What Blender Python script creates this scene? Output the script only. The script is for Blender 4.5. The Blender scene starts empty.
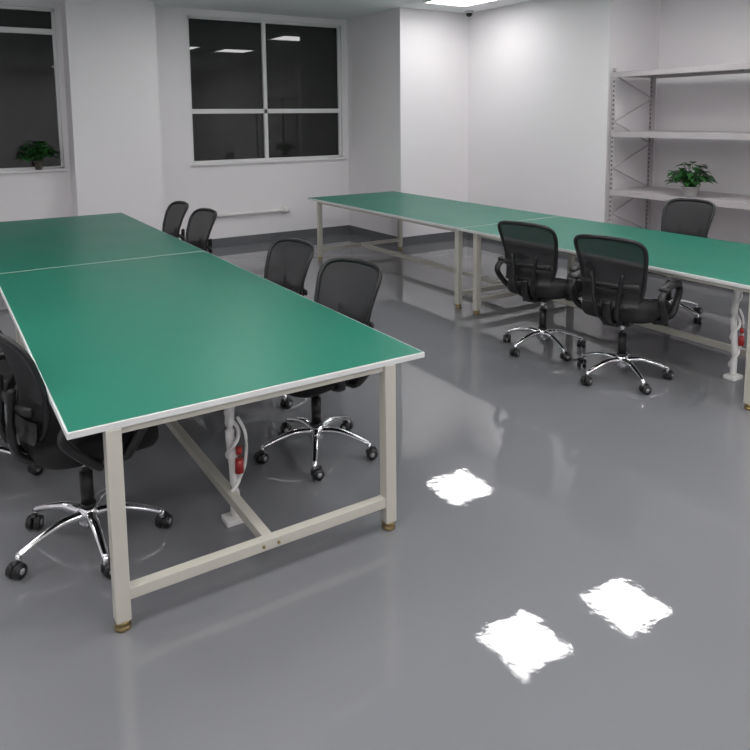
import bpy, bmesh, math, random
from mathutils import Vector, Matrix
random.seed(7)
COL=bpy.context.scene.collection
bpy.context.scene.view_settings.view_transform='Standard'

# ---------------------------------------------------------------- materials
def mat(name,col,rough=.5,metal=0,spec=.5,noise=0,nscale=8,bump=0,bscale=60,bdist=.01,bdetail=2,coat=0,rvar=0,alpha=None,emis=None,ior=1.5):
    m=bpy.data.materials.new(name);m.use_nodes=True
    nt=m.node_tree;N=nt.nodes;L=nt.links;b=N['Principled BSDF']
    b.inputs['Base Color'].default_value=(*col,1);b.inputs['Roughness'].default_value=rough
    b.inputs['IOR'].default_value=ior
    b.inputs['Metallic'].default_value=metal;b.inputs['Specular IOR Level'].default_value=spec
    b.inputs['Coat Weight'].default_value=coat;b.inputs['Coat Roughness'].default_value=.05
    tc=N.new('ShaderNodeTexCoord')
    nz=N.new('ShaderNodeTexNoise');nz.inputs['Scale'].default_value=nscale;nz.inputs['Detail'].default_value=5
    L.new(tc.outputs['Object'],nz.inputs['Vector'])
    if noise:
        r=N.new('ShaderNodeMixRGB');r.inputs[1].default_value=(*[c*(1-noise) for c in col],1)
        r.inputs[2].default_value=(*[min(1,c*(1+noise)) for c in col],1)
        L.new(nz.outputs['Fac'],r.inputs[0]);L.new(r.outputs[0],b.inputs['Base Color'])
    if rvar:
        mr=N.new('ShaderNodeMapRange');mr.inputs[3].default_value=max(0,rough-rvar);mr.inputs[4].default_value=rough+rvar
        L.new(nz.outputs['Fac'],mr.inputs[0]);L.new(mr.outputs[0],b.inputs['Roughness'])
    if bump:
        n2=N.new('ShaderNodeTexNoise');n2.inputs['Scale'].default_value=bscale;n2.inputs['Detail'].default_value=bdetail
        L.new(tc.outputs['Object'],n2.inputs['Vector'])
        bp=N.new('ShaderNodeBump');bp.inputs['Strength'].default_value=bump;bp.inputs['Distance'].default_value=bdist
        L.new(n2.outputs['Fac'],bp.inputs['Height']);L.new(bp.outputs[0],b.inputs['Normal'])
    if alpha is not None: b.inputs['Alpha'].default_value=alpha
    if emis:
        b.inputs['Emission Color'].default_value=(*emis[0],1);b.inputs['Emission Strength'].default_value=emis[1]
    return m
M=dict(
 wall=mat('wall_paint',(.845,.82,.835),.6,noise=.01,nscale=1),
 ceil=mat('ceiling_paint',(.87,.87,.88),.8,noise=.02),
 floor=mat('epoxy_floor',(.190,.194,.205),.015,noise=.06,nscale=1.3,rvar=.006,spec=.50,bump=1,bscale=12,bdist=.00040,bdetail=4,ior=1.62),
 base=mat('baseboard_grey_paint',(.13,.135,.145),.3,noise=.04),
 green=mat('green_table_mat',(.012,.175,.115),.38,spec=.45,noise=.12,nscale=1.5,rvar=.06,bump=.03,bscale=200),
 edge=mat('white_table_edge',(.66,.67,.66),.5,noise=.02),
 frame=mat('cream_powder_coat',(.52,.50,.44),.4,noise=.03),
 brass=mat('brass_foot',(.30,.23,.11),.35,metal=.9,noise=.05),
 black=mat('black_plastic',(.009,.009,.010),.4,noise=.1),
 fabric=mat('black_seat_fabric',(.008,.008,.009),.85,noise=.2,nscale=80,bump=.3,bscale=400),
 net=mat('black_mesh_net',(.014,.014,.016),.7,noise=.2,nscale=300,alpha=.90),
 chrome=mat('chrome',(.82,.82,.84),.12,metal=1,noise=.02),
 wheel=mat('caster_wheel',(.012,.012,.013),.35,noise=.1),
 hubcap=mat('caster_hub',(.35,.35,.36),.35,noise=.05),
 winframe=mat('white_window_frame',(.76,.76,.76),.35,noise=.01),
 glass=mat('night_window_glass',(.020,.022,.020),.01,spec=.5,noise=.4,nscale=1),
 rack=mat('rack_grey_paint',(.50,.46,.475),.45,noise=.02),
 dark=mat('dark_slot',(.05,.045,.05),.8,noise=.02),
 pvc=mat('white_pvc',(.78,.77,.75),.35,noise=.02),
 red=mat('red_plastic',(.35,.02,.02),.35,noise=.05),
 leaf=mat('leaf_green',(.022,.10,.022),.4,noise=.5,nscale=12),
 soil=mat('soil',(.03,.02,.015),.9,noise=.3),
 pot=mat('white_pot',(.6,.6,.58),.35,noise=.02),
 potdark=mat('dark_pot',(.10,.08,.07),.4,noise=.05),
 lamp=mat('led_diffuser',(.9,.9,.9),.5,emis=((1,.985,.985),13.2)),
 lampframe=mat('lamp_frame',(.7,.7,.7),.4,noise=.02),
)
# ---------------------------------------------------------------- helpers
def obj(name,bm,m,parent=None,smooth=False,loc=None,bevel=0):
    me=bpy.data.meshes.new(name)
    bmesh.ops.recalc_face_normals(bm,faces=bm.faces)
    bm.to_mesh(me);bm.free()
    ms=m if isinstance(m,(list,tuple)) else [m]
    for x in ms: me.materials.append(x)
    if smooth:
        for p in me.polygons: p.use_smooth=True
    return link(name,me,parent,loc,bevel)
def link(name,me,parent=None,loc=None,bevel=0):
    o=bpy.data.objects.new(name,me);COL.objects.link(o)
    if parent: o.parent=parent
    if loc: o.location=loc
    if bevel:
        b=o.modifiers.new('bevel','BEVEL');b.width=bevel;b.segments=2;b.limit_method='ANGLE'
    return o
def empty(name,loc=(0,0,0),rz=0):
    e=bpy.data.objects.new(name,None);COL.objects.link(e);e.location=loc;e.rotation_euler=(0,0,rz);e.empty_display_size=.2
    return e
def box(bm,x0,x1,y0,y1,z0,z1,mi=0):
    vs=[bm.verts.new((x,y,z)) for z in (z0,z1) for y in (y0,y1) for x in (x0,x1)]
    for f in ((0,2,3,1),(4,5,7,6),(0,1,5,4),(2,6,7,3),(0,4,6,2),(1,3,7,5)):
        F=bm.faces.new([vs[i] for i in f]);F.material_index=mi
def boxes(name,lst,m,parent=None,bevel=0):
    bm=bmesh.new()
    for b in lst: box(bm,*b)
    return obj(name,bm,m,parent,bevel=bevel)
def catmull(pts,n,closed=False):
    P=[Vector(p) for p in pts];out=[];k=len(P)
    rng=range(k if closed else k-1)
    for i in rng:
        if closed: a,b,c,d=P[(i-1)%k],P[i],P[(i+1)%k],P[(i+2)%k]
        else: a,b,c,d=P[max(i-1,0)],P[i],P[i+1],P[min(i+2,k-1)]
        for j in range(n):
            t=j/n
            out.append(.5*((2*b)+(c-a)*t+(2*a-5*b+4*c-d)*t*t+(3*b-a-3*c+d)*t**3))
    if not closed: out.append(P[-1])
    return out
def tube(bm,pts,r,segs=10,closed=False,ref=Vector((0,0,1)),flat=1.0,mi=0):
    n=len(pts);rings=[]
    for i,p in enumerate(pts):
        if closed: t=pts[(i+1)%n]-pts[i-1]
        else: t=pts[min(i+1,n-1)]-pts[max(i-1,0)]
        t.normalize()
        s=t.cross(ref)
        if s.length<1e-3: s=t.cross(Vector((1,0,0)))
        s.normalize();u=s.cross(t)
        rr=r[i] if isinstance(r,(list,tuple)) else r
        rings.append([bm.verts.new(p+s*(rr*math.cos(a))+u*(rr*flat*math.sin(a))) for a in [2*math.pi*k/segs for k in range(segs)]])
    m=n if closed else n-1
    for i in range(m):
        A,B=rings[i],rings[(i+1)%n]
        for k in range(segs):
            f=bm.faces.new((A[k],A[(k+1)%segs],B[(k+1)%segs],B[k]));f.material_index=mi
    if not closed:
        bm.faces.new(rings[0]).material_index=mi;bm.faces.new(rings[-1]).material_index=mi
def cyl(bm,c0,c1,r0,r1=None,segs=20,mi=0):
    r1=r0 if r1 is None else r1
    tube(bm,[Vector(c0),Vector(c1)],[r0,r1],segs,mi=mi)
def lathe(bm,prof,segs=24,c=(0,0,0),mi=0):
    rings=[]
    for r,z in prof:
        rings.append([bm.verts.new((c[0]+r*math.cos(2*math.pi*k/segs),c[1]+r*math.sin(2*math.pi*k/segs),c[2]+z)) for k in range(segs)])
    for A,B in zip(rings,rings[1:]):
        for k in range(segs): bm.faces.new((A[k],A[(k+1)%segs],B[(k+1)%segs],B[k])).material_index=mi
    bm.faces.new(rings[0]).material_index=mi;bm.faces.new(rings[-1]).material_index=mi

# ---------------------------------------------------------------- camera
F,CY=709.3,203.7
pi_,ro,ya=math.radians(6.99),math.radians(-.55),math.radians(32.27)
f0=Vector((math.sin(ya),math.cos(ya),0));r0=Vector((math.cos(ya),-math.sin(ya),0));u0=Vector((0,0,1))
f=f0*math.cos(pi_)-u0*math.sin(pi_);u=u0*math.cos(pi_)+f0*math.sin(pi_)
r=r0*math.cos(ro)+u*math.sin(ro);u2=-r0*math.sin(ro)+u*math.cos(ro)
cam=bpy.data.cameras.new('camera');co=bpy.data.objects.new('camera',cam);COL.objects.link(co)
mw=Matrix((( r.x,u2.x,-f.x,0),(r.y,u2.y,-f.y,0),(r.z,u2.z,-f.z,1.7),(0,0,0,1)));co.matrix_world=mw
cam.sensor_width=36;cam.lens=36*F/750;cam.shift_y=-(375-CY)/750;cam.clip_start=.05
bpy.context.scene.camera=co

# ---------------------------------------------------------------- room shell
XL,XR,YN,YB,ZC=-3.2,7.17,-3.2,8.95,3.07
boxes('floor',[(XL-.15,XR+.15,YN-.15,YB+.3,-.1,0)],M['floor'])
boxes('ceiling',[(XL-.15,XR+.15,YN-.15,YB+.3,ZC,ZC+.1)],M['ceil'])
W1=(-1.25,1.36,1.13,2.96);W2=(2.89,5.11,1.12,2.99)
boxes('wall_back',[(XL-.15,W1[0],YB,YB+.25,0,ZC),(W1[0],W1[1],YB,YB+.25,0,W1[2]),(W1[0],W1[1],YB,YB+.25,W1[3],ZC),
 (W1[1],W2[0],YB,YB+.25,0,ZC),(W2[0],W2[1],YB,YB+.25,0,W2[2]),(W2[0],W2[1],YB,YB+.25,W2[3],ZC),(W2[1],XR+.15,YB,YB+.25,0,ZC)],M['wall'])
boxes('wall_column',[(1.42,2.40,YB-.35,YB,0,ZC)],M['wall'])
boxes('wall_corner',[(5.2,6.32,7.6,YB,0,ZC)],M['wall'])
boxes('wall_right_far',[(6.32,XR,5.24,YB,0,ZC)],M['wall'])
boxes('wall_right',[(XR,XR+.15,YN,5.24,0,ZC)],M['wall'])
boxes('wall_left',[(XL-.15,XL,YN,YB,0,ZC)],M['wall'])
boxes('wall_near',[(XL-.15,XR+.15,YN-.15,YN,0,ZC)],M['wall'])
bh,bt=.12,.012
boxes('baseboard_back',[(XL,1.42,YB-bt,YB,0,bh),(2.40,5.2,YB-bt,YB,0,bh),(1.42-bt,2.40+bt,YB-.35-bt,YB-.35,0,bh),(1.42-bt,1.42,YB-.35,YB,0,bh),(2.40,2.40+bt,YB-.35,YB,0,bh)],M['base'])
boxes('baseboard_corner',[(5.2-bt,5.2,7.6-bt,YB-bt,0,bh),(5.2,6.32-bt,7.6-bt,7.6,0,bh)],M['base'])
boxes('baseboard_right',[(6.32-bt,6.32,5.24-bt,7.6,0,bh),(6.32,XR,5.24-bt,5.24,0,bh),(XR-bt,XR,YN,5.24-bt,0,bh)],M['base'])
def window(name,W,vbars,hbars):
    e=empty(name,(0,YB+.07,0));x0,x1,z0,z1=W;t=.032
    L=[(x0,x1,-.03,.03,z0,z0+t),(x0,x1,-.03,.03,z1-t,z1),(x0,x0+t,-.03,.03,z0,z1),(x1-t,x1,-.03,.03,z0,z1)]
    for x in vbars: L.append((x-.025,x+.025,-.035,.03,z0,z1))
    for z in hbars: L.append((x0,x1,-.035,.03,z-.03,z+.03))
    boxes('frame',L,M['winframe'],e,bevel=.003)
    boxes('glass',[(x0+.01,x1-.01,.005,.012,z0+.01,z1-.01)],M['glass'],e)
    boxes('sill',[(x0-.03,x1+.03,-.11,.0,z0-.025,z0+.005)],M['wall'],e,bevel=.004)
    return e
window('window_1',W1,[.05],[2.70])
window('window_2',W2,[3.94],[1.79])

for X,Y in ((5.50,6.74),(5.45,4.13),(4.26,4.30),(2.7,6.9),(-2.0,7.4),(-2.0,5.2),(-2.0,3.0),(-.7,3.9),(.7,3.6),(-.6,1.7),(.9,1.7),(3.0,1.9),(4.1,1.7),(5.0,1.5),(-2.0,.6),(.2,0),(1.2,.4),(3.2,0),(4.3,-.4),(5.6,-.6),(-.8,-1.8),(1.0,-1.8),(3.2,-1.8),(5.2,-2.2)):  # leading panels match floor reflections; more unseen ones added to even and brighten walls
    e=empty('ceiling_and_fill_light_panel',(X,Y,ZC))
    boxes('housing',[(-.33,.33,-.33,-.31,-.02,0),(-.33,.33,.31,.33,-.02,0),(-.33,-.31,-.31,.31,-.02,0),(.31,.33,-.31,.31,-.02,0)],M['lampframe'],e)
    boxes('diffuser',[(-.31,.31,-.31,.31,-.014,-.004)],M['lamp'],e)

# ---------------------------------------------------------------- tables
ZT=.732
def table(x0,x1,y0,y1,lx0,lx1,ly0,ly1):
    e=empty('cutting_table',((x0+x1)/2,(y0+y1)/2,0));cx,cy=e.location.x,e.location.y
    a0,a1,b0,b1=x0-cx,x1-cx,y0-cy,y1-cy
    boxes('board',[(a0,a1,b0,b1,ZT-.024,ZT-.0015)],M['edge'],e,bevel=.002)
    boxes('green_mat',[(a0+.007,a1-.007,b0+.006,b1-.006,ZT-.003,ZT)],M['green'],e)
    s=.025;zt=ZT-.024;X=(lx0-cx,lx1-cx);Y=(ly0-cy,ly1-cy)
    L=[]
    for i,x in enumerate(X):
        for y in Y: L.append((x-s,x+s,y-s,y+s,.035,zt))
    boxes('legs',L,M['frame'],e,bevel=.003)
    q=.02;L=[]
    for y in Y:
        L.append((X[0]+s,X[1]-s,y-q,y+q,.105,.145)); L.append((X[0]+s,X[1]-s,y-.010,y+.020,zt-.025,zt))
    m=(X[0]+X[1])/2
    L.append((m-q,m+q,Y[0]+q,Y[1]-q,.105,.145))
    for x in X: L.append((x-.015,x+.015,Y[0]+s,Y[1]-s,zt-.025,zt))
    boxes('rails',L,M['frame'],e,bevel=.002)
    bm=bmesh.new()
    for x in X:
        for y in Y: lathe(bm,[(.024,0),(.028,.004),(.028,.014),(.02,.018),(.026,.022),(.026,.034),(.012,.036)],16,(x,y,0))
    for y,sg in ((Y[0],-1),(Y[1],1)):
        for dx in (-.03,.03): cyl(bm,(m+dx,y+sg*.019,.125),(m+dx,y+sg*.026,.125),.006,segs=8)
    obj('leveling_feet',bm,M['brass'],e,True)
    return e
table(.306,1.686,2.295,5.021,.445,1.515,2.318,4.90)
table(.306,1.686,5.026,7.626,.445,1.515,5.15,7.50)
table(3.878,5.13,4.778,7.679,3.92,5.08,4.83,7.45)
table(3.878,5.13,2.10,4.770,3.92,5.08,2.17,4.58)

# ---------------------------------------------------------------- chair
CM={}
def sgnp(a,p): return math.copysign(abs(a)**p,a)
def back_pt(a,rr,off=0.0):
    n=6.5;x=sgnp(math.cos(a),2/n);z=sgnp(math.sin(a),2/n)
    x*=rr;z*=rr
    zz=.755+.210*z
    w=.206+.026*z
    X=x*w
    Y=-.215-.05*((z+1)/2)-.06*max(0,z)**2+ .02*math.exp(-((z+.35)/.4)**2)+ .045*(X/.22)**2+off
    zz+= -.018*(x*x)*max(0,z)
    return Vector((X,Y,zz))
def build_chair_parts():
    bm=bmesh.new()
    lathe(bm,[(.034,.075),(.04,.08),(.042,.13),(.034,.15),(.028,.152)],20)
    for k in range(5):
        a=math.pi*2*k/5+.3;d=Vector((math.cos(a),math.sin(a),0))
        P=catmull([d*.03+Vector((0,0,.122)),d*.11+Vector((0,0,.128)),d*.2+Vector((0,0,.108)),d*.285+Vector((0,0,.078))],5)
        tube(bm,P,[.024-.010*i/(len(P)-1) for i in range(len(P))],10,flat=.8)
        cyl(bm,d*.283+Vector((0,0,.085)),d*.283+Vector((0,0,.045)),.011,segs=10)
    CM['star_base']=(bm,M['chrome'],True)
    bm=bmesh.new()
    for k in range(5):
        a=math.pi*2*k/5+.3;d=Vector((math.cos(a),math.sin(a),0));c=d*.283
        b=a+random.uniform(-1.4,1.4);ax=Vector((math.cos(b),math.sin(b),0));fo=Vector((-math.sin(b),math.cos(b),0))*.014
        for s in (-1,1):
            c0=c+fo+ax*(s*.006)+Vector((0,0,.030));c1=c+fo+ax*(s*.028)+Vector((0,0,.030))
            cm=(c0+c1)/2
            cyl(bm,c0,cm,.028,.030,16);cyl(bm,cm,c1,.030,.026,16)
            cyl(bm,c1,c1+ax*(s*.002),.012,.011,12,mi=1)
        tube(bm,[c+fo+Vector((0,0,.03))+fo*-1.6,c+fo+Vector((0,0,.06)),c+fo*2+Vector((0,0,.052))],.013,8)
    CM['casters']=(bm,[M['wheel'],M['hubcap']],True)
    bm=bmesh.new()
    cyl(bm,(0,0,.15),(0,0,.30),.026);cyl(bm,(0,0,.15),(0,0,.165),.032)
    CM['gas_lift']=(bm,M['black'],True)
    bm=bmesh.new();cyl(bm,(0,0,.295),(0,0,.40),.015)
    CM['gas_rod']=(bm,M['chrome'],True)
    bm=bmesh.new()
    box(bm,-.09,.09,-.13,.10,.385,.425);box(bm,-.05,.05,-.20,-.12,.39,.415)
    tube(bm,catmull([(.09,.02,.40),(.16,.03,.40),(.25,.04,.395)],4),.006,8)
    box(bm,.22,.27,.025,.055,.388,.402)
    CM['tilt_mechanism']=(bm,M['black'],False)
    bm=bmesh.new();NA=40;rings=[]
    prof=[(0,.425),(.80,.425),(.95,.432),(1,.452),(1,.482),(.965,.503),(.88,.514),(.6,.512),(.3,.508),(0,.506)]
    for rr,z in prof:
        ring=[]
        for k in range(NA):
            a=2*math.pi*k/NA;x=sgnp(math.cos(a),.55);y=sgnp(math.sin(a),.55)
            w=.245+.012*y
            zz=z+.012*(x*x)*(1 if z>.46 else 0)*rr-(.03*max(0,y)**3*rr)
            ring.append(bm.verts.new((x*w*max(rr,.01),(y*.235)*max(rr,.01)+.02,zz)))
        rings.append(ring)
    for A,B in zip(rings,rings[1:]):
        for k in range(NA): bm.faces.new((A[k],A[(k+1)%NA],B[(k+1)%NA],B[k]))
    bm.faces.new(rings[0]);bm.faces.new(rings[-1])
    CM['seat']=(bm,M['fabric'],True)
    bm=bmesh.new();NB=64
    tube(bm,[back_pt(2*math.pi*k/NB,1) for k in range(NB)],.014,8,closed=True,ref=Vector((0,1,0)),flat=.8)
    tube(bm,[Vector((x,-.262+.045*(x/.22)**2,.665)) for x in [-.185+.037*i for i in range(11)]],.020,8,ref=Vector((0,1,0)),flat=.6)
    for s in (-1,1):
        tube(bm,catmull([(s*.05,-.17,.41),(s*.06,-.25,.47),(s*.075,-.275,.56),(s*.085,-.270,.665),(s*.10,-.268,.74)],5),[.017]*20+[.01],8,flat=.7)
    G=[[Vector((x*(.180),-.232+.03*x*x+ (-.012 if j==0 else 0),.540+.026*j)) for x in [-1+.2*i for i in range(11)]] for j in range(4)]
    for o in (0,-.012):
        V=[[bm.verts.new(p+Vector((0,o,0))) for p in row] for row in G]
        for j in range(3):
            for i in range(10): bm.faces.new((V[j][i],V[j][i+1],V[j+1][i+1],V[j+1][i]))
    tube(bm,catmull([(0,-.12,.40),(0,-.2,.41),(0,-.25,.46),(0,-.262,.56)],5),.030,10,flat=.5)
    CM['back_frame']=(bm,M['black'],True)
    bm=bmesh.new();R=10
    rings=[[bm.verts.new(back_pt(2*math.pi*k/NB,max(j/R,.004))) for k in range(NB)] for j in range(R+1)]
    for A,B in zip(rings,rings[1:]):
        for k in range(NB): bm.faces.new((A[k],A[(k+1)%NB],B[(k+1)%NB],B[k]))
    bm.faces.new(rings[0])
    CM['back_mesh']=(bm,M['net'],True)
    bm=bmesh.new()
    for s in (-1,1):
        P=catmull([(s*.20,-.03,.425),(s*.275,-.04,.44),(s*.292,-.13,.53),(s*.292,-.16,.59),(s*.290,-.10,.635),(s*.288,.02,.645),(s*.287,.12,.64),(s*.288,.165,.60),(s*.288,.12,.53),(s*.275,.07,.45),(s*.20,.06,.425)],5)
        tube(bm,P,.018,8,ref=Vector((1,0,0)),flat=1.3)
        Q=catmull([(s*.290,-.13,.645),(s*.288,-.05,.657),(s*.287,.06,.658),(s*.286,.15,.645)],4)
        tube(bm,Q,[.018]+[.032]*(len(Q)-2)+[.018],10,ref=Vector((0,0,1)),flat=.5)
    CM['armrests']=(bm,M['black'],True)
build_chair_parts()
CMESH={}
def chair(x,y,face_deg,s=.98,spin=0):
    e=empty('office_chair',(x,y,0),-math.radians(face_deg));e.scale=(s,s,s)
    for n,(bm,m,sm) in CM.items():
        if n not in CMESH:
            o=obj(n,bm,m,e,sm);CMESH[n]=o.data
        else: o=link(n,CMESH[n],e)
        if n in('star_base','casters'): o.rotation_euler=(0,0,math.radians(spin))
    return e
chair(.45,2.91,82,1,48)
chair(.10,3.80,85,1,30)
chair(1.58,3.08,-103,.98,-24)
chair(1.65,3.94,-100,.96,15)
chair(1.64,5.62,-95,.98,0)
chair(1.62,6.28,-92,.98,25)
chair(3.72,3.61,76,1,26)
chair(3.72,2.91,74,1,14)
chair(5.20,3.62,-92,1,15)

# ---------------------------------------------------------------- shelving rack
def rack():
    x0,x1,y1,y0=6.30,6.98,5.17,3.10
    e=empty('storage_rack',(x0,y1,0));D=x1-x0;Lh=y1-y0
    P=[];H=[]
    for px in (0,D-.04):
        for py in (-.045,-Lh):
            sx=px if px==0 else px+.037
            P.append((px,px+.04,py if py<-1 else py+.042,(py if py<-1 else py+.042)+.003,0,2.19))
            P.append((sx,sx+.003,py,py+.045,0,2.19))
            for k in range(43):
                z=.04+.05*k
                xx=(sx-.001,sx) if px==0 else (sx+.003,sx+.004)
                H.append((xx[0],xx[1],py+.012,py+.03,z,z+.022))
                if py>-1: H.append((px+.012,px+.028,py+.041,py+.042,z,z+.022))
                else: H.append((px+.012,px+.028,py-.001,py,z,z+.022))
    boxes('posts',P,M['rack'],e);boxes('slot_holes',H,M['dark'],e)
    S=[]
    for z in (.27,.88,1.515,2.15):
        S.append((.004,D-.004,-Lh+.003,-.004,z-.006,z))
        S.append((-.004,.0,-Lh+.003,-.004,z-.055,z));S.append((D,D+.004,-Lh+.003,-.004,z-.055,z))
        S.append((.0,D,-.012,-.004,z-.05,z-.006));S.append((.0,D,-Lh+.004,-Lh+.012,z-.05,z-.006))
        for k in range(1,4): S.append((.004,D-.004,-Lh*k/4-.02,-Lh*k/4+.02,z-.03,z-.006))
    boxes('shelves',S,M['rack'],e)
    bm=bmesh.new()
    for yy in (-.02,-Lh+.02):
        for k in range(4):
            z=.12+.5*k
            tube(bm,[Vector((.02,yy,z)),Vector((D-.02,yy,z+.25))],.009,6)
            tube(bm,[Vector((D-.02,yy,z+.25)),Vector((.02,yy,z+.5))],.009,6)
    obj('side_braces',bm,M['rack'],e)
    return e
rack()

# ---------------------------------------------------------------- plants
def leaf(bm,base,d,up,L,W):
    d=d.normalized();s=d.cross(Vector((0,0,1)));s=s.normalized() if s.length>.01 else Vector((1,0,0))
    n=s.cross(d)
    prof=[(0,.02),(.12,.75),(.3,1),(.55,.8),(.8,.4),(1,.02)]
    rows=[]
    for t,w in prof:
        c=base+d*(L*t)-Vector((0,0,1))*(L*.45*t*t)
        rows.append([bm.verts.new(c-s*(W*w)+n*(W*.25*w)),bm.verts.new(c),bm.verts.new(c+s*(W*w)+n*(W*.25*w))])
    for A,B in zip(rows,rows[1:]):
        bm.faces.new((A[0],A[1],B[1],B[0]));bm.faces.new((A[1],A[2],B[2],B[1]))
def plant(name,loc,pr,ph,n,spread,h,potm,L=.09,ymax=9,zmin=0):
    e=empty(name,loc)
    bm=bmesh.new();lathe(bm,[(pr*.7,0),(pr*.75,.004),(pr,ph),(pr*1.06,ph),(pr*1.06,ph+.01),(pr*.93,ph+.01),(pr*.9,ph-.01)],24);obj('pot',bm,potm,e,True)
    bm=bmesh.new();lathe(bm,[(pr*.92,ph-.008),(pr*.5,ph-.002),(.01,ph)],16);obj('soil',bm,M['soil'],e,True)
    bl=bmesh.new();bs=bmesh.new()
    for i in range(n):
        a=random.uniform(0,6.283);q=math.sqrt(random.random())
        d=Vector((math.cos(a),math.sin(a),0))
        if d.y>0 and ymax<1: d.y*=.3
        top=Vector((0,0,ph))+d*(spread*q)+Vector((0,0,.02+h*(1-.6*q*q)*random.uniform(.25,1)))
        top.y=min(top.y,ymax)
        b=d*(pr*.4*q)+Vector((0,0,ph-.004))
        P=catmull([b,(b+top)/2+Vector((0,0,.03)),top],4)
        tube(bs,P,.0022,5)
        ld=d+Vector((random.uniform(-.7,.7),random.uniform(-.7,.7),random.uniform(-.1,.7)))
        if ymax<1: ld.y=min(ld.y,.05)
        leaf(bl,top,ld,0,L*random.uniform(.7,1.15),L*.33)
    obj('leaves',bl,M['leaf'],e,True);obj('stems',bs,M['leaf'],e,True)
plant('potted_pothos',(6.46,4.30,.881),.085,.085,150,.17,.24,M['pot'],.10)
plant('potted_pothos',(1.08,8.90,1.137),.05,.09,130,.16,.23,M['potdark'],.10,ymax=.015)

# ---------------------------------------------------------------- power conduits
def conduit(x,y,ry):
    e=empty('power_cable_riser',(x,y,0))
    boxes('floor_box',[(-.05,.05,-.04,.04,0,.025)],M['pvc'],e,bevel=.005)
    bm=bmesh.new()
    tube(bm,catmull([(0,0,.02),(.002,0,.2),(-.008,.01,.4),(-.004,0,.55),(0,0,.66)],6),.020,12)
    hx=[Vector((.025*math.cos(a*.30),.025*math.sin(a*.30),.03+.6*a/68)) for a in range(69)]
    tube(bm,hx,.0085,8)
    tube(bm,catmull([(.02,-.01,.46),(.05,-.02,.38),(.045,-.02,.26),(.015,-.03,.2)],6),.007,8)
    obj('cables',bm,M['pvc'],e,True)
    boxes('socket_box',[(-.04,.04,-.03,.03,.62,.683)],M['pvc'],e,bevel=.004)
    bm=bmesh.new();cyl(bm,(.012,-.036,.23),(.012,-.036,.29),.019,.015);cyl(bm,(.012,-.036,.31),(.012,-.036,.34),.013,.013)
    obj('plug',bm,M['red'],e,True)
conduit(1.0,2.72,0);conduit(4.30,2.50,0)
e=empty('wall_pipe',(0,YB,.43))
bm=bmesh.new();tube(bm,catmull([(3.12,-.05,0),(3.6,-.05,0),(4.12,-.05,0)],4),.022,12);obj('pipe',bm,M['pvc'],e,True)
bm=bmesh.new();cyl(bm,(4.12,-.05,0),(4.2,-.05,0),.036);cyl(bm,(4.16,-.05,0),(4.16,0,0),.034);cyl(bm,(4.16,-.012,0),(4.16,0,0),.06)
for x in (3.2,3.7): cyl(bm,(x,-.05,0),(x,0,0),.01);cyl(bm,(x-.012,-.05,0),(x+.012,-.05,0),.028)
obj('fittings',bm,M['pvc'],e,True)
e=empty('security_camera',(6.18,7.42,ZC))
bm=bmesh.new();lathe(bm,[(.05,-.03),(.055,-.025),(.055,0)],24);obj('mount',bm,M['pvc'],e,True)
bm=bmesh.new();lathe(bm,[(.005,-.075),(.025,-.07),(.04,-.052),(.045,-.03)],24);obj('dome',bm,M['black'],e,True)

# ---------------------------------------------------------------- world
w=bpy.data.worlds.new('night');bpy.context.scene.world=w;w.use_nodes=True
w.node_tree.nodes['Background'].inputs[0].default_value=(.01,.012,.02,1);w.node_tree.nodes['Background'].inputs[1].default_value=.3
